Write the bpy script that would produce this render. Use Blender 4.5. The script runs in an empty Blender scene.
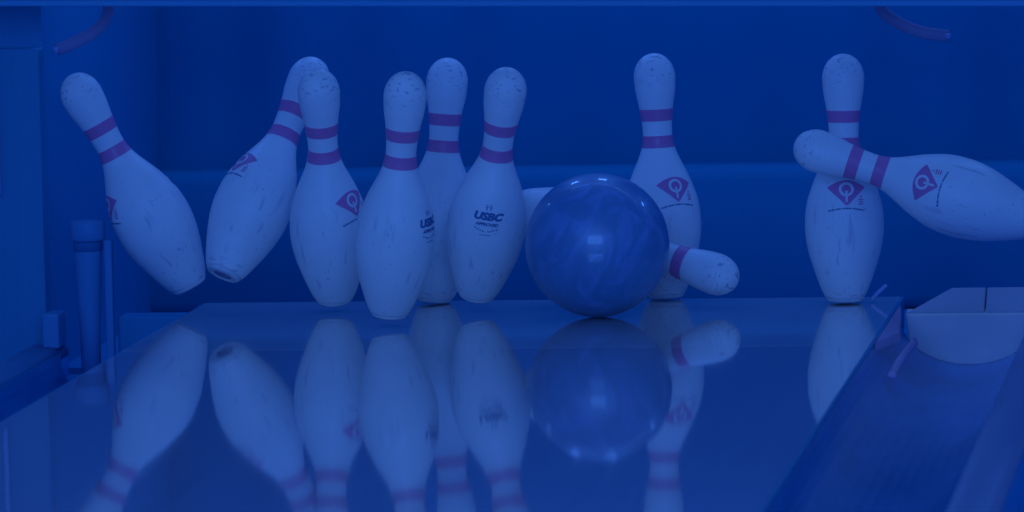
import bpy, bmesh, math, random
from mathutils import Vector, Matrix, Quaternion

random.seed(4)
S = bpy.context.scene
COL = S.collection

# ---------------------------------------------------------------- helpers
def link(name, me, mat=None, parent=None, smooth=True):
    o = bpy.data.objects.new(name, me)
    COL.objects.link(o)
    if mat:
        me.materials.append(mat)
    if parent:
        o.parent = parent
    if smooth:
        for p in me.polygons:
            p.use_smooth = True
    return o

def obj(name, bm, mat=None, parent=None, smooth=True, recalc=True):
    if recalc:
        bmesh.ops.recalc_face_normals(bm, faces=bm.faces)
    me = bpy.data.meshes.new(name)
    bm.to_mesh(me)
    bm.free()
    return link(name, me, mat, parent, smooth)

def tag(o, label=None, cat=None, group=None, kind=None):
    if label: o['label'] = label
    if cat: o['category'] = cat
    if group: o['group'] = group
    if kind: o['kind'] = kind
    return o

def empty(name, loc=(0, 0, 0)):
    o = bpy.data.objects.new(name, None)
    o.empty_display_size = 0.05
    COL.objects.link(o)
    o.location = loc
    return o

def add_box(bm, lo, hi, bev=0.0, seg=2):
    t = bmesh.new()
    bmesh.ops.create_cube(t, size=1)
    for v in t.verts:
        v.co = Vector([lo[i] + (v.co[i] + .5) * (hi[i] - lo[i]) for i in range(3)])
    if bev:
        bmesh.ops.bevel(t, geom=t.edges[:], offset=bev, segments=seg, profile=.5, affect='EDGES')
    me = bpy.data.meshes.new('tmp'); t.to_mesh(me); t.free()
    bm.from_mesh(me); bpy.data.meshes.remove(me)
    return bm

def box(lo, hi, bev=0.0, seg=2):
    return add_box(bmesh.new(), lo, hi, bev, seg)

def add_lathe(bm, prof, n=48, cap=True, center=(0, 0)):
    rings = []
    for r, z in prof:
        if r < 1e-6:
            rings.append([bm.verts.new((center[0], center[1], z))])
        else:
            rings.append([bm.verts.new((center[0] + r * math.cos(2 * math.pi * k / n),
                                        center[1] + r * math.sin(2 * math.pi * k / n), z)) for k in range(n)])
    for a, b in zip(rings, rings[1:]):
        for k in range(n):
            k2 = (k + 1) % n
            if len(a) == 1 and len(b) == 1: continue
            if len(a) == 1: bm.faces.new((a[0], b[k2], b[k]))
            elif len(b) == 1: bm.faces.new((a[k], a[k2], b[0]))
            else: bm.faces.new((a[k], a[k2], b[k2], b[k]))
    if cap:
        if len(rings[0]) > 1: bm.faces.new(rings[0][::-1])
        if len(rings[-1]) > 1: bm.faces.new(rings[-1])
    return bm

def catmull(P, n):
    out = []
    P = [Vector(p) for p in P]
    Q = [2 * P[0] - P[1]] + P + [2 * P[-1] - P[-2]]
    for i in range(1, len(Q) - 2):
        for k in range(n):
            t = k / n
            a, b, c, d = Q[i - 1], Q[i], Q[i + 1], Q[i + 2]
            out.append(.5 * ((2 * b) + (c - a) * t + (2 * a - 5 * b + 4 * c - d) * t * t + (3 * b - a - 3 * c + d) * t ** 3))
    out.append(P[-1])
    return out

def tube(pts, rad, n=12, flat=1.0):
    """A swept bar; rad across, rad*flat in the other direction."""
    bm = bmesh.new()
    pts = [Vector(p) for p in pts]
    rings = []
    up = Vector((0, 1, 0))
    for i, p in enumerate(pts):
        t = (pts[min(i + 1, len(pts) - 1)] - pts[max(i - 1, 0)]).normalized()
        s = t.cross(up)
        if s.length < 1e-4: s = t.cross(Vector((1, 0, 0)))
        s.normalize(); u = s.cross(t).normalized()
        rings.append([bm.verts.new(p + s * rad * math.cos(2 * math.pi * k / n) + u * rad * flat * math.sin(2 * math.pi * k / n)) for k in range(n)])
    for a, b in zip(rings, rings[1:]):
        for k in range(n):
            bm.faces.new((a[k], a[(k + 1) % n], b[(k + 1) % n], b[k]))
    bm.faces.new(rings[0][::-1]); bm.faces.new(rings[-1])
    return bm

def extrude_x_profile(pts, y0, y1):
    """closed x/z outline swept along y"""
    bm = bmesh.new()
    a = [bm.verts.new((x, y0, z)) for x, z in pts]
    b = [bm.verts.new((x, y1, z)) for x, z in pts]
    n = len(pts)
    for k in range(n):
        bm.faces.new((a[k], a[(k + 1) % n], b[(k + 1) % n], b[k]))
    bm.faces.new(a[::-1]); bm.faces.new(b)
    return bm

# ---------------------------------------------------------------- materials
def mat(name, color, rough=.6, metal=0., spec=.5, coat=0., ior=1.5):
    m = bpy.data.materials.new(name); m.use_nodes = True
    b = m.node_tree.nodes['Principled BSDF']
    b.inputs['Base Color'].default_value = (*color, 1)
    b.inputs['Roughness'].default_value = rough
    b.inputs['Metallic'].default_value = metal
    b.inputs['Specular IOR Level'].default_value = spec
    b.inputs['Coat Weight'].default_value = coat
    b.inputs['Coat Roughness'].default_value = .06
    b.inputs['IOR'].default_value = ior
    return m

def N(m, t, **kw):
    n = m.node_tree.nodes.new(t)
    for k, v in kw.items():
        setattr(n, k, v)
    return n

def L(m, a, b):
    m.node_tree.links.new(a, b)

def ramp(m, stops):
    r = N(m, 'ShaderNodeValToRGB')
    e = r.color_ramp.elements
    while len(e) < len(stops): e.new(.5)
    for el, (p, c) in zip(e, stops):
        el.position = p
        el.color = (*c, 1) if not isinstance(c, (int, float)) else (c, c, c, 1)
    return r

def mottled(name, c1, c2, scale=(6, 6, 6), rough=.6, spec=.3, bump=0., detail=4, **kw):
    m = mat(name, c1, rough, spec=spec, **kw)
    b = m.node_tree.nodes['Principled BSDF']
    tc = N(m, 'ShaderNodeTexCoord'); mp = N(m, 'ShaderNodeMapping')
    mp.inputs['Scale'].default_value = scale
    no = N(m, 'ShaderNodeTexNoise'); no.inputs['Detail'].default_value = detail; no.inputs['Scale'].default_value = 1
    r = ramp(m, [(.3, c1), (.7, c2)])
    L(m, tc.outputs['Object'], mp.inputs['Vector']); L(m, mp.outputs[0], no.inputs['Vector'])
    L(m, no.outputs['Fac'], r.inputs[0]); L(m, r.outputs[0], b.inputs['Base Color'])
    if bump:
        bp = N(m, 'ShaderNodeBump'); bp.inputs['Strength'].default_value = bump; bp.inputs['Distance'].default_value = .002
        L(m, no.outputs['Fac'], bp.inputs['Height']); L(m, bp.outputs[0], b.inputs['Normal'])
    return m

def pin_material():
    m = mat('worn_white_plastic', (.8, .8, .8), .42, spec=.22)
    b = m.node_tree.nodes['Principled BSDF']
    tc = N(m, 'ShaderNodeTexCoord'); oi = N(m, 'ShaderNodeObjectInfo')
    off = N(m, 'ShaderNodeVectorMath', operation='MULTIPLY_ADD')
    comb = N(m, 'ShaderNodeCombineXYZ')
    for k in range(3): L(m, oi.outputs['Random'], comb.inputs[k])
    off.inputs[1].default_value = (7.3, 3.1, 9.7)
    L(m, comb.outputs[0], off.inputs[0]); L(m, tc.outputs['Object'], off.inputs[2])
    sep = N(m, 'ShaderNodeSeparateXYZ'); L(m, tc.outputs['Object'], sep.inputs[0])

    def noise(scale, thr, width, detail=3):
        mp = N(m, 'ShaderNodeMapping'); mp.inputs['Scale'].default_value = scale
        L(m, off.outputs[0], mp.inputs['Vector'])
        n = N(m, 'ShaderNodeTexNoise'); n.inputs['Scale'].default_value = 1; n.inputs['Detail'].default_value = detail
        L(m, mp.outputs[0], n.inputs['Vector'])
        r = ramp(m, [(thr, 0.), (thr + width, 1.)])
        L(m, n.outputs['Fac'], r.inputs[0])
        return r.outputs[0]

    def zband(stops):
        mr = N(m, 'ShaderNodeMapRange'); mr.inputs['From Max'].default_value = .381
        L(m, sep.outputs['Z'], mr.inputs['Value'])
        r = ramp(m, stops); L(m, mr.outputs[0], r.inputs[0])
        return r.outputs[0]

    def mul(a, c):
        n = N(m, 'ShaderNodeMath', operation='MULTIPLY'); L(m, a, n.inputs[0])
        if isinstance(c, float): n.inputs[1].default_value = c
        else: L(m, c, n.inputs[1])
        return n.outputs[0]

    def mx(a, c):
        n = N(m, 'ShaderNodeMath', operation='MAXIMUM'); L(m, a, n.inputs[0]); L(m, c, n.inputs[1])
        return n.outputs[0]
    head = mul(noise((95, 95, 210), .575, .09), zband([(0, 0.), (.84, 0.), (.93, .5), (1, .5)]))
    chips = mul(noise((170, 170, 130), .68, .04), zband([(0, .5), (.1, .6), (.3, .5), (.5, .25), (.6, .1), (1, .1)]))
    streak = mul(noise((85, 85, 11), .61, .07), zband([(0, .2), (.22, .32), (.36, .28), (.5, 0.), (1, 0.)]))
    base = mul(noise((60, 60, 130), .58, .09), zband([(0, .4), (.03, .4), (.07, 0.), (1, 0.)]))
    dirt = mul(noise((14, 14, 14), .4, .4), .12)
    f = mx(mx(mx(head, chips), mx(streak, base)), dirt)
    mix = N(m, 'ShaderNodeMix', data_type='RGBA')
    mix.inputs['A'].default_value = (.84, .84, .86, 1); mix.inputs['B'].default_value = (.10, .16, .36, 1)
    L(m, f, mix.inputs['Factor']); L(m, mix.outputs['Result'], b.inputs['Base Color'])
    return m

def ball_material():
    m = mat('marbled_navy_urethane', (.03, .15, .4), .46, spec=.9, coat=.4, ior=1.75)
    b = m.node_tree.nodes['Principled BSDF']
    tc = N(m, 'ShaderNodeTexCoord'); mp = N(m, 'ShaderNodeMapping')
    mp.inputs['Scale'].default_value = (14, 14, 5); mp.inputs['Rotation'].default_value = (.2, .9, .3)
    L(m, tc.outputs['Object'], mp.inputs['Vector'])
    n = N(m, 'ShaderNodeTexNoise'); n.inputs['Scale'].default_value = 1.4; n.inputs['Detail'].default_value = 5; n.inputs['Distortion'].default_value = 2.2
    L(m, mp.outputs[0], n.inputs['Vector'])
    r = ramp(m, [(.3, (.008, .18, .42)), (.5, (.013, .20, .47)), (.62, (.06, .24, .57)), (.78, (.18, .30, .68))])
    L(m, n.outputs['Fac'], r.inputs[0]); L(m, r.outputs[0], b.inputs['Base Color'])
    return m

def lane_material(name, c1, c2, rough, spec, bump):
    m = mat(name, c1, rough, spec=spec)
    b = m.node_tree.nodes['Principled BSDF']
    tc = N(m, 'ShaderNodeTexCoord'); sep = N(m, 'ShaderNodeSeparateXYZ'); L(m, tc.outputs['Object'], sep.inputs[0])
    # boards ~27 mm wide, each its own tone, with long grain
    mp = N(m, 'ShaderNodeMapping'); mp.inputs['Scale'].default_value = (60, 1.2, 1)
    L(m, tc.outputs['Object'], mp.inputs['Vector'])
    no = N(m, 'ShaderNodeTexNoise'); no.inputs['Scale'].default_value = 1; no.inputs['Detail'].default_value = 3
    L(m, mp.outputs[0], no.inputs['Vector'])
    sn = N(m, 'ShaderNodeMath', operation='SNAP'); sn.inputs[1].default_value = .0272; L(m, sep.outputs['X'], sn.inputs[0])
    wn = N(m, 'ShaderNodeTexWhiteNoise', noise_dimensions='1D'); L(m, sn.outputs[0], wn.inputs['W'])
    ad = N(m, 'ShaderNodeMath', operation='MULTIPLY_ADD'); ad.inputs[1].default_value = .25
    L(m, wn.outputs['Value'], ad.inputs[0]); L(m, no.outputs['Fac'], ad.inputs[2])
    r = ramp(m, [(.35, c1), (.85, c2)]); L(m, ad.outputs[0], r.inputs[0]); L(m, r.outputs[0], b.inputs['Base Color'])
    # faint long oil ripples
    mp2 = N(m, 'ShaderNodeMapping'); mp2.inputs['Scale'].default_value = (26, 2.0, 1)
    L(m, tc.outputs['Object'], mp2.inputs['Vector'])
    n2 = N(m, 'ShaderNodeTexNoise'); n2.inputs['Scale'].default_value = 1; n2.inputs['Detail'].default_value = 1
    L(m, mp2.outputs[0], n2.inputs['Vector'])
    bp = N(m, 'ShaderNodeBump'); bp.inputs['Strength'].default_value = bump; bp.inputs['Distance'].default_value = .001
    b.inputs['Coat Weight'].default_value = 1.; b.inputs['Coat Roughness'].default_value = .04
    L(m, bp.outputs[0], b.inputs['Coat Normal'])
    L(m, n2.outputs['Fac'], bp.inputs['Height']); L(m, bp.outputs[0], b.inputs['Normal'])
    return m

M = dict(
    pin=pin_material(),
    ball=ball_material(),
    red=mottled('red_paint', (.74, .20, .43), (.66, .23, .47), (90, 90, 90), .35),
    white=mat('white_paint', (.78, .78, .8), .35),
    ink=mat('dark_blue_ink', (.05, .16, .36), .5),
    ring=mottled('scuffed_pale_nylon', (.78, .78, .8), (.6, .64, .72), (60, 60, 60), .5),
    core=mottled('dirty_base_wood', (.3, .34, .5), (.14, .22, .42), (50, 50, 50), .6),
    lane=lane_material('lane_wood', (.55, .47, .48), (.65, .54, .54), .06, .5, .08),
    deck=lane_material('pin_deck_board', (.65, .60, .58), (.75, .67, .64), .12, .5, .10),
    curtain=mottled('navy_pit_curtain', (.002, .215, .425), (.003, .225, .44), (3, 3, 1.2), .9, .1),
    cushion=mottled('navy_pit_cushion', (.007, .225, .40), (.012, .235, .415), (5, 5, 5), .8, .15),
    pit=mottled('dark_pit_carpet', (.005, .27, .53), (.01, .30, .58), (20, 20, 20), .95, .1),
    kick=mottled('blue_laminate_kickback', (.010, .27, .50), (.018, .28, .52), (3, 3, 1), .5, .3),
    kicklight=mottled('pale_blue_laminate', (.015, .25, .45), (.035, .27, .48), (30, 30, 1.2), .5, .3),
    trim=mat('pale_aluminium', (.22, .36, .66), .4),
    beam=mottled('blue_painted_steel', (.06, .33, .58), (.08, .35, .60), (2, 2, 2), .6, .2),
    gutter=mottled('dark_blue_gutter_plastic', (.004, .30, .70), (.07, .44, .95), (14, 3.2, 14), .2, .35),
    rail=mottled('pale_blue_rail_plastic', (.34, .38, .66), (.42, .44, .72), (40, 1.5, 40), .35, .4),
    blocktop=mottled('dull_mauve_board', (.40, .38, .45), (.52, .46, .55), (8, 8, 14), .5, .2),
    endblock=mottled('worn_mauve_board', (.72, .60, .58), (.9, .75, .72), (8, 8, 14), .5, .3),
    mauve=mottled('mauve_edge_strip', (.62, .42, .60), (.7, .48, .66), (30, 30, 30), .5, .3),
    arm=mottled('dull_grey_steel', (.24, .24, .44), (.3, .27, .46), (12, 12, 12), .5, .3),
    post=mottled('pale_blue_post_paint', (.05, .26, .50), (.08, .29, .54), (12, 12, 3), .5, .3),
    collar=mat('dark_rubber', (.03, .18, .40), .7, spec=.2),
    hose=mat('grey_rubber_hose', (.22, .32, .58), .4),
)

# ---------------------------------------------------------------- the pin
IN = .0254
PROF = [(2.031, 0), (2.828, .75), (3.906, 2.25), (4.510, 3.375), (4.766, 4.5), (4.563, 5.875), (3.703, 7.25), (2.472, 8.625),
        (1.965, 9.375), (1.797, 10), (1.870, 10.875), (2.094, 11.75), (2.406, 12.625), (2.547, 13.5)]
PTS = catmull([(d * IN / 2, z * IN, 0) for d, z in PROF], 6)
RC = [(p.x, p.y) for p in PTS]
z0, r0 = RC[-1][1], RC[-1][0]
top = 15 * IN
for k in range(1, 15):                       # domed crown
    a = k / 14 * math.pi / 2
    RC.append((r0 * math.cos(a) ** .96 if k < 14 else 0., z0 + (top - z0) * math.sin(a)))

def pin_r(z):
    for (ra, za), (rb, zb) in zip(RC, RC[1:]):
        if za <= z <= zb:
            return ra + (rb - ra) * (z - za) / max(zb - za, 1e-9)
    return .02

def wrap(bm, zc, theta, lift):
    """lay a flat u,v outline onto the pin: u round the belly, v up the axis"""
    bmesh.ops.triangulate(bm, faces=bm.faces[:])
    for _ in range(6):
        long = [e for e in bm.edges if e.calc_length() > .0035]
        if not long: break
        bmesh.ops.subdivide_edges(bm, edges=long, cuts=1)
        bmesh.ops.triangulate(bm, faces=bm.faces[:])
    for v in bm.verts:
        z = zc + v.co.y; r = pin_r(z); a = theta + v.co.x / r
        v.co = Vector(((r + lift) * math.cos(a), (r + lift) * math.sin(a), z))
    return bm

def ring2d(bm, cx, cy, ro, ri, a0=0, a1=2 * math.pi, n=40, sy=1.):
    full = abs(a1 - a0 - 2 * math.pi) < 1e-6
    A = []; B = []
    for k in range(n if full else n + 1):
        a = a0 + (a1 - a0) * k / n
        A.append(bm.verts.new((cx + ro * math.cos(a), cy + ro * math.sin(a) * sy, 0)))
        B.append(bm.verts.new((cx + ri * math.cos(a), cy + ri * math.sin(a) * sy, 0)))
    c = len(A)
    for k in range(c if full else c - 1):
        bm.faces.new((A[k], A[(k + 1) % c], B[(k + 1) % c], B[k]))

def poly2d(bm, pts):
    bm.faces.new([bm.verts.new((x, y, 0)) for x, y in pts])

def quad2d(bm, x0, y0, x1, y1):
    poly2d(bm, [(x0, y0), (x1, y0), (x1, y1), (x0, y1)])

def text_bm(s, size, cx, cy, shear=0., bold=0., sx=1.):
    cu = bpy.data.curves.new('txt', 'FONT')
    cu.body = s; cu.size = size; cu.align_x = 'CENTER'; cu.align_y = 'CENTER'; cu.shear = shear; cu.offset = bold; cu.resolution_u = 3
    o = bpy.data.objects.new('txt', cu); COL.objects.link(o)
    dg = bpy.context.evaluated_depsgraph_get()
    me = bpy.data.meshes.new_from_object(o.evaluated_get(dg))
    bpy.data.objects.remove(o); bpy.data.curves.remove(cu)
    bm = bmesh.new(); bm.from_mesh(me); bpy.data.meshes.remove(me)
    bmesh.ops.remove_doubles(bm, verts=bm.verts[:], dist=1e-6)
    for v in bm.verts:
        v.co = Vector((v.co.x * sx + cx, v.co.y + cy, 0))
    return bm

def merge(dst, src):
    me = bpy.data.meshes.new('tmp'); src.to_mesh(me); src.free(); dst.from_mesh(me); bpy.data.meshes.remove(me)

def make_pin():
    t = empty('bowling_pin')
    obj('body', add_lathe(bmesh.new(), [(r, z) for r, z in RC if z > .0035], 64), M['pin'], t)
    # nylon base ring with a dirty core
    r1 = pin_r(.0058) + .0001
    ring = obj('base_ring', add_lathe(bmesh.new(), [(.014, .0012), (.0165, 0), (.0242, 0), (pin_r(.0014) - .0004, .0014), (r1, .0058), (r1 - .003, .0062), (.014, .0062)], 48, cap=False), M['ring'], t)
    obj('base_plug', add_lathe(bmesh.new(), [(0, .001), (.0142, .001), (.0142, .006), (0, .006)], 32, cap=False), M['core'], ring)
    for zc in (11.25 * IN, 9.62 * IN):
        h = .0092
        zs = [zc - h + 2 * h * k / 8 for k in range(9)]
        prof = [(pin_r(z) + .0005, z) for z in zs] + [(pin_r(z) - .0015, z) for z in zs[::-1]]
        prof.append(prof[0])
        tag(obj('neck_band', add_lathe(bmesh.new(), prof, 64, cap=False), M['red'], t), 'red painted neck band')
    # red kite emblem with a white ringed letter Q
    zc = .180
    b = bmesh.new()
    pts = [(-.0305, -.001)] + [(-.0305 + .061 * k / 16, -.001 + .0115 * math.sin(math.pi * k / 16)) for k in range(1, 16)] + [(.0305, -.001), (.012, -.0165), (.002, -.0265), (0, -.0275), (-.002, -.0265), (-.012, -.0165)]
    poly2d(b, pts)
    em = tag(obj('emblem', wrap(b, zc, 0, .0005), M['red'], t, recalc=False), 'red kite emblem')
    b = bmesh.new()
    ring2d(b, 0, -.003, .0114, .0073, sy=.92)
    quad2d(b, -.0017, -.0215, .0017, -.005)
    obj('letter', wrap(b, zc, 0, .0009), M['white'], em, recalc=False)
    b = bmesh.new()                          # thin arc of tiny dark marks under it
    ar = 0.0
    random.seed(8)
    while ar < 1.0:
        w = random.uniform(.03, .075); u0, u1 = ar, min(ar + w, 1)
        f = lambda u: (-.029 + .058 * u, -.036 + .0045 * math.sin(math.pi * u))
        (xa, ya), (xb, yb) = f(u0), f(u1); hh = random.uniform(.0008, .0014)
        poly2d(b, [(xa, ya - hh), (xb, yb - hh), (xb, yb + hh), (xa, ya + hh)])
        ar += w + random.choice((.008, .015, .03))
    obj('maker_line', wrap(b, zc, 0, .0005), M['ink'], t, recalc=False)
    b = bmesh.new()                          # small red crown mark beside the tip
    for k, w in enumerate((.008, .0075, .0085)):
        quad2d(b, .0225 - w / 2, -.0265 + k * .0035, .0225 + w / 2, -.0247 + k * .0035)
    poly2d(b, [(.0205, -.0155), (.0245, -.0155), (.0225, -.012)])
    tag(obj('crown_mark', wrap(b, zc, 0, .0005), M['red'], t, recalc=False), 'small red crown mark')
    # approval mark on the opposite side
    zc = .158
    b = bmesh.new()
    merge(b, text_bm('USBC', .0150, 0, 0, .25, .0009, 1.2))
    merge(b, text_bm('APPROVED', .0066, .0005, -.0118, .2, .0003, 1.05))
    for x in (-.0048, .0012):
        quad2d(b, x, .0135, x + .0046, .0148); quad2d(b, x + .0016, .0095, x + .003, .0135)
        quad2d(b, x + .0004, .0165, x + .0042, .0175)
    for k in range(9):
        if k == 4: continue
        u = k / 8; x = -.0165 + .033 * u; y = -.0185 - .0042 * math.sin(math.pi * u)
        quad2d(b, x - .0014, y - .0008, x + .0014, y + .0008)
    for k in range(4):
        quad2d(b, -.0085 + .0045 * k, -.0292, -.0055 + .0045 * k, -.0278)
    tag(obj('approval_mark', wrap(b, zc, math.pi, .0005), M['ink'], t, recalc=False), 'dark blue printed approval mark')
    return t

def copy_tree(o, parent=None):
    c = o.copy(); COL.objects.link(c)
    if parent: c.parent = parent
    for ch in list(o.children): copy_tree(ch, c)
    return c

CAM = Vector((1.19735, -9.5, .97172))
def pose_pin(t, base, axis, phi):
    a = Vector(axis).normalized(); base = Vector(base)
    v = CAM - (base + a * .19); v = (v - a * v.dot(a)).normalized()
    w = a.cross(v)
    ph = math.radians(phi)
    x = v * math.cos(ph) + w * math.sin(ph)
    y = a.cross(x)
    m = Matrix((x, y, a)).transposed()
    t.location = base + a * .0022; t.scale = (.988,) * 3; t.rotation_mode = 'QUATERNION'; t.rotation_quaternion = m.to_quaternion()

PINS = [
    ((-0.5475, -0.0196, 0.0305), (-0.4556, -0.107, 0.8837), -78, 'white bowling pin flying at far left, tipped left above the tapered corner post'),
    ((-0.4855, -0.1004, 0.056), (0.3494, 0.3961, 0.8492), -62, 'white bowling pin leaning right in mid air with its head behind another pin head'),
    ((-.3151, -.0802, .0135), (-0.0022, -0.2875, 0.9578), 50, 'white bowling pin whose head hides the leaning pin, red emblem on its right side'),
    ((-.199, -.2997, .0135), (0.1222, -0.1855, 0.975), 242, 'frontmost white bowling pin, bare belly facing out and dark mark at its right edge'),
    ((-0.1769, 0.02, 0.001), (0.083, 0, 0.9966), 120, 'white bowling pin mostly hidden behind the frontmost pin, only its right side showing'),
    ((-0.0961, -0.0905, 0.019), (0.1898, -0.2863, 0.9392), 180, 'white bowling pin with the USBC mark facing out, leaning right just left of the ball'),
    ((.1785, .058, .0000), (-0.0331, 0, 0.9995), 28, 'upright white bowling pin standing behind the ball with its red Q emblem above it'),
    ((-.0465, .0085, .1499), (0.9229, -0.2542, -0.2892), 180, 'toppled white bowling pin lying behind the ball, head poking out at its right'),
    ((0.4604, -0.03, 0.0005), (0.0092, 0, 1), 4, 'upright white bowling pin at the right crossed by the flying pin'),
    ((0.7554, -0.14, 0.1303), (-0.9466, 0, 0.3226), 5, 'white bowling pin flying sideways over the right gutter, its head crossing the upright pin'),
]
proto = make_pin()
for i, (b, a, ph, lab) in enumerate(PINS):
    o = proto if i == 0 else copy_tree(proto)
    pose_pin(o, b, a, ph)
    tag(o, lab, 'bowling pin', 'bowling pins scattering on the pin deck')

# ---------------------------------------------------------------- the ball
bm = bmesh.new()
bmesh.ops.create_uvsphere(bm, u_segments=96, v_segments=64, radius=.1080)
ball = obj('bowling_ball', bm, M['ball'])
ball.location = (.1040, -.202, .1084); ball.rotation_euler = (.5, .3, .8)
tag(ball, 'glossy marbled navy blue bowling ball rolling through the pins', 'bowling ball')

# ---------------------------------------------------------------- lane, gutters, pit
HW, GO = .54, .755
END = .06
def struct(name, bm, m, smooth=False):
    return tag(obj(name, bm, m, None, smooth), kind='structure')

struct('floor_pin_deck', box((-HW, -.62, -.05), (HW, END, 0)), M['deck'])
struct('floor_lane', box((-HW, -9.0, -.05), (HW, -.622, 0)), M['lane'])
struct('floor_pit', box((-1.1, END + .002, -.16), (1.3, 1.0, -.10)), M['pit'])
struct('floor_base', box((-2.6, -9.0, -.20), (2.6, 1.1, -.165)), M['pit'])

def channel(x0, x1, y0, y1, drop=0):
    c = (x0 + x1) / 2; r = (x1 - x0) / 2
    up = [(c - r * math.cos(math.pi * k / 20), -.004 - .088 * math.sin(math.pi * k / 20) ** .8) for k in range(21)]
    up = [(x, z - drop * (x1 - x) / (x1 - x0)) for x, z in up]
    lo = [(x, z - .012) for x, z in up[::-1]]
    return extrude_x_profile(up + lo, y0, y1)

def smooth_sides(o):
    for p in o.data.polygons:
        p.use_smooth = abs(p.normal.y) < .5
    return o

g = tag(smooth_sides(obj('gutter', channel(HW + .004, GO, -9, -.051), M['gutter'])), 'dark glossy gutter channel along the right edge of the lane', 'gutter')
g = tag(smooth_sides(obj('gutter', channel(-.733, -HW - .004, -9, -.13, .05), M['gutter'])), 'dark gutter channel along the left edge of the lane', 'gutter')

# lane edge strips
for s in (1, -1):
    o = struct('trim_1' if s > 0 else 'trim_2', box((min(s * HW, s * (HW + .004)), -9, -.05), (max(s * HW, s * (HW + .004)), END, -.001)), M['kick'])

def rail(x0, x1, lab, dz=0, capmat='rail'):
    r = empty('division_rail', ((x0 + x1) / 2, -4.5, dz))
    w = (x1 - x0) / 2
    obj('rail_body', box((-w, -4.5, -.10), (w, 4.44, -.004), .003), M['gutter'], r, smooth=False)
    pr = [(-w, -.004), (-w, .006)] + [(-w * math.cos(math.pi * k / 12), .006 + .010 * math.sin(math.pi * k / 12)) for k in range(1, 12)] + [(w, .006), (w, -.004)]
    smooth_sides(tag(obj('rail_cap', extrude_x_profile(pr, -4.5, 4.44), M[capmat], r), 'pale rounded cap'))
    return tag(r, lab, 'division rail')
rail(GO + .002, GO + .062, 'pale rounded rail running beside the right gutter')
lr = rail(-.795, -.735, 'low rounded rail with an upright block on its end beside the left gutter', -.062, 'post')
obj('end_block', box((.004, 4.37, .012), (.030, 4.43, .066), .004), M['post'], lr, smooth=False)

# right end block that closes the gutter: sloped top and upright face
t = empty('gutter_end_block', (.66, .0, -.1))
def loc(pts): return [Vector(p) - Vector((.66, 0, -.1)) for p in pts]
def hexa(front, back):
    bm = bmesh.new()
    f = [bm.verts.new(p) for p in loc(front)]; k = [bm.verts.new(p) for p in loc(back)]
    n = len(f)
    bm.faces.new(f); bm.faces.new(k[::-1])
    for i in range(n): bm.faces.new((f[i], k[i], k[(i + 1) % n], f[(i + 1) % n]))
    bmesh.ops.bevel(bm, geom=bm.edges[:], offset=.003, segments=2, affect='EDGES', profile=.5)
    return bm
obj('face_board', hexa([(.562, -.05, -.098), (.90, -.05, -.098), (.90, -.05, -.016), (.553, -.05, -.016)],
                       [(.562, -.02, -.098), (.90, -.02, -.098), (.90, -.02, -.010), (.553, -.02, -.010)]), M['endblock'], t, smooth=False)
obj('sloped_top', hexa([(.553, -.047, -.014), (.672, -.047, -.014), (.672, .02, .018), (.620, .02, .018)],
                       [(.553, -.017, -.05), (.672, -.017, -.05), (.672, .05, -.02), (.620, .05, -.02)]), M['blocktop'], t, smooth=False)
obj('sloped_top', hexa([(.6735, -.047, -.014), (.90, -.047, -.014), (.90, .02, .018), (.6735, .02, .018)],
                       [(.6735, -.017, -.05), (.90, -.017, -.05), (.90, .05, -.02), (.6735, .05, -.02)]), M['blocktop'], t, smooth=False)
tag(t, 'worn mauve board block closing the far end of the right gutter', 'gutter block')

# small brackets on the lane's right edge
bm = bmesh.new()
vs = [(.546, -.06, .001), (.546, -.60, .001), (.562, -.33, -.014)]
a = [bm.verts.new(v) for v in vs]; b2 = [bm.verts.new((x + .002, y, z - .012)) for x, y, z in vs]
bm.faces.new(a); bm.faces.new(b2[::-1])
for i in range(3): bm.faces.new((a[i], b2[i], b2[(i + 1) % 3], a[(i + 1) % 3]))
bmesh.ops.bevel(bm, geom=bm.edges[:], offset=.001, segments=1, affect='EDGES')
tag(obj('edge_bracket', bm, M['mauve'], smooth=False), 'mauve wedge bracket at the corner of the lane beside the gutter block', 'bracket')
tag(obj('gutter_clip', tube(catmull([(.570, -.62, -.045), (.572, -.50, -.040), (.576, -.38, -.037), (.581, -.26, -.035)], 5), .0065, 12, .6), M['mauve']),
    'short mauve clip on the gutter wall in front of the wedge bracket', 'clip')

# sliver of plastic beside the upright right pin
tag(obj('plastic_sliver', tube(catmull([(.500, -.02, .004), (.510, -.01, .014), (.522, 0, .024)], 4), .0028, 8, .5), M['rail'], smooth=True),
    'thin pale sliver sticking up beside the base of the upright right pin', 'sliver')

# pit cushion, curtain
t = obj('pit_cushion', box((-.85, .83, -.1), (1.05, .91, .143), .024, 4), M['cushion'])
tag(t, 'dark navy padded cushion along the back of the pit', 'pit cushion')

bm = bmesh.new()
nx, nz = 120, 10
g2 = [[bm.verts.new((-.88 + 1.98 * i / nx, .97 + .006 * math.sin(i * .55) + .004 * math.sin(i * .21 + 1), -.1 + 1.4 * k / nz)) for i in range(nx + 1)] for k in range(nz + 1)]
for k in range(nz):
    for i in range(nx):
        bm.faces.new((g2[k][i], g2[k][i + 1], g2[k + 1][i + 1], g2[k + 1][i]))
cur = obj('pit_curtain', bm, M['curtain'])
sm = cur.modifiers.new('thick', 'SOLIDIFY'); sm.thickness = .006
tag(cur, 'dark navy curtain hanging across the back of the pit', 'curtain')
struct('wall_back', box((-1.1, 1.0, -.16), (1.3, 1.05, 1.5)), M['curtain'])

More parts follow.
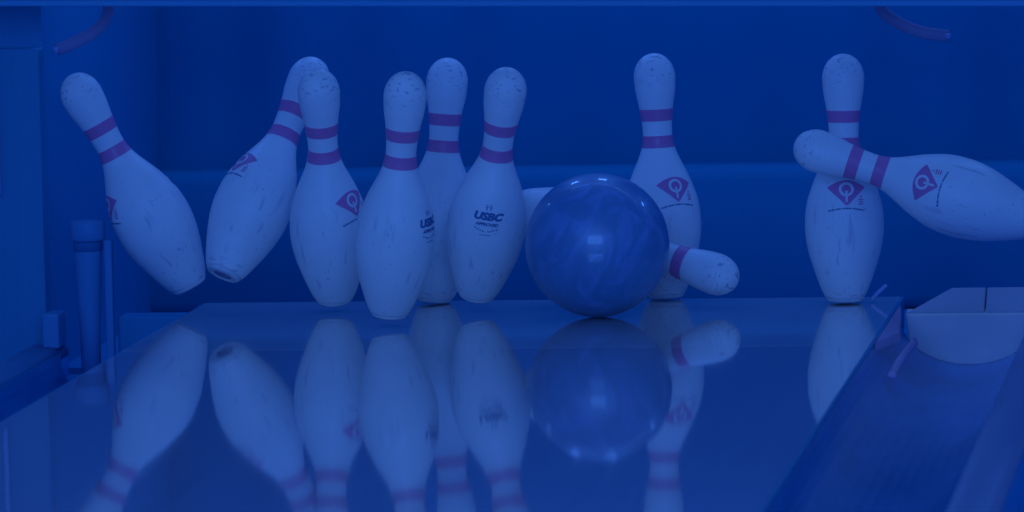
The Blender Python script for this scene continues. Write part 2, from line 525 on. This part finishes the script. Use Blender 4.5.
# kickbacks
struct('wall_left', box((-.90, .0, -.16), (-.775, 1.0, 1.3)), M['kick'])
struct('wall_right', box((1.14, .0, -.16), (1.26, 1.0, 1.3)), M['kick'])
t = empty('kickback_panel', (-.81, -.02, -.1))
obj('panel', box((-.10, -.022, 0), (.038, .018, .505), .003), M['kicklight'], t, smooth=False)
obj('edge_strip', box((-.034, -.030, .28), (-.026, -.0225, .50), .002), M['trim'], t, smooth=False)
tag(t, 'blue upright kickback panel end at the far left of the lane', 'panel')

# corner post at the end of the left gutter
t = empty('corner_post', (-.700, -.06, -.101))
obj('post', add_lathe(bmesh.new(), [(.015, 0), (.016, .08), (.021, .19), (.021, .20)], 24), M['post'], t)
obj('collar', add_lathe(bmesh.new(), [(.019, .194), (.0225, .196), (.0225, .214), (.019, .216)], 24), M['collar'], t)
obj('cap', add_lathe(bmesh.new(), [(.0255, .211), (.027, .214), (.027, .238), (.0245, .242)], 24), M['post'], t)
obj('side_strip', box((.026, -.008, .0), (.038, .008, .212), .002), M['post'], t, smooth=False)
tag(t, 'blue tapered post with dark collar in the left corner below the flying pin', 'post')

# ledge left behind the gutter
struct('trim_3', box((-.665, -.02, -.16), (-.545, .040, -.012), .004), M['kick'])
struct('floor_gutter_end', box((-.772, -.128, -.16), (-.546, -.022, -.101)), M['pit'])
# sweep bar across the top of the frame and its curved guide arms
t = empty('sweep_bar', (0, -.2, .473))
t.rotation_euler.y = .015
obj('bar', box((-1.05, -.03, 0), (1.15, .03, .16), .006), M['beam'], t, smooth=False)
obj('lower_lip', box((-1.05, -.034, -.004), (1.15, -.022, .004), .002), M['beam'], t, smooth=False)
tag(t, 'blue sweep bar spanning the top of the pit above the pins', 'sweep bar')

def arm(pts, lab):
    a = empty('guide_arm', pts[0])
    q = [Vector(p) - Vector(pts[0]) for p in catmull(pts, 8)]
    obj('curved_bar', tube(q, .009, 12, .5), M['arm'], a)
    o = Vector(pts[-1]) - Vector(pts[0])
    obj('bolt', add_lathe(bmesh.new(), [(.0045, o.z - .004), (.0045, o.z + .004), (0, o.z + .005)], 12, center=(o.x, o.y - .008)), M['trim'], a)
    tag(a, lab, 'guide arm')
arm([(-.665, .0, .50), (-.672, 0, .452), (-.692, 0, .428), (-.722, 0, .412), (-.752, 0, .400)], 'dull curved guide arm hanging in the upper left corner')
arm([(.508, .0, .50), (.520, 0, .446), (.545, 0, .424), (.583, 0, .408), (.622, 0, .402)], 'dull curved guide arm hanging in the upper right')

# ---------------------------------------------------------------- light
BLUE = (.0705, .25, 1.0)
w = bpy.data.worlds.new('World'); S.world = w; w.use_nodes = True
bg = w.node_tree.nodes['Background']
bg.inputs['Color'].default_value = (*BLUE, 1); bg.inputs['Strength'].default_value = .36

def area(name, locn, target, sx, sy, e):
    l = bpy.data.lights.new(name, 'AREA'); l.shape = 'RECTANGLE'; l.size = sx; l.size_y = sy; l.energy = e; l.color = BLUE
    o = bpy.data.objects.new(name, l); COL.objects.link(o); o.location = locn
    o.rotation_euler = (Vector(target) - Vector(locn)).to_track_quat('-Z', 'Y').to_euler()
    return o
area('approach_light', (.5, -7.2, 1.8), (0, 0, .2), 3.0, 1.7, 125)
for x, y, z, e in ((-.70, .30, .74, .35), (-.30, .60, .95, .8), (.12, .60, 1.0, .8), (.95, .45, .85, .6)):
    area('pit_lamp', (x, y, z), (x * .5, -.1, .1), .12, .05, e)
area('added_curtain_fill', (0, .25, 1.05), (0, .97, .15), 2.2, .08, 3.2)  # unseen fill light, added to lift and even out the curtain's brightness

# ---------------------------------------------------------------- camera
yaw, pitch, roll = .130716604, -.093412913, -.022218088
f = Vector((-math.sin(yaw) * math.cos(pitch), math.cos(yaw) * math.cos(pitch), math.sin(pitch)))
r = f.cross(Vector((0, 0, 1))).normalized(); u = r.cross(f)
r2 = r * math.cos(roll) + u * math.sin(roll); u2 = r2.cross(f)
cam = bpy.data.cameras.new('Camera'); co = bpy.data.objects.new('Camera', cam); COL.objects.link(co)
co.matrix_world = Matrix.Translation(CAM) @ Matrix((r2, u2, -f)).transposed().to_4x4()
cam.sensor_width = 36; cam.lens = 220.85; cam.clip_end = 100
cam.dof.use_dof = True; cam.dof.focus_distance = 9.5; cam.dof.aperture_fstop = 7
S.camera = co

S.view_settings.view_transform = 'Standard'; S.view_settings.look = 'None'
S.view_settings.exposure = 0; S.view_settings.gamma = 1; S.view_settings.use_curve_mapping = False
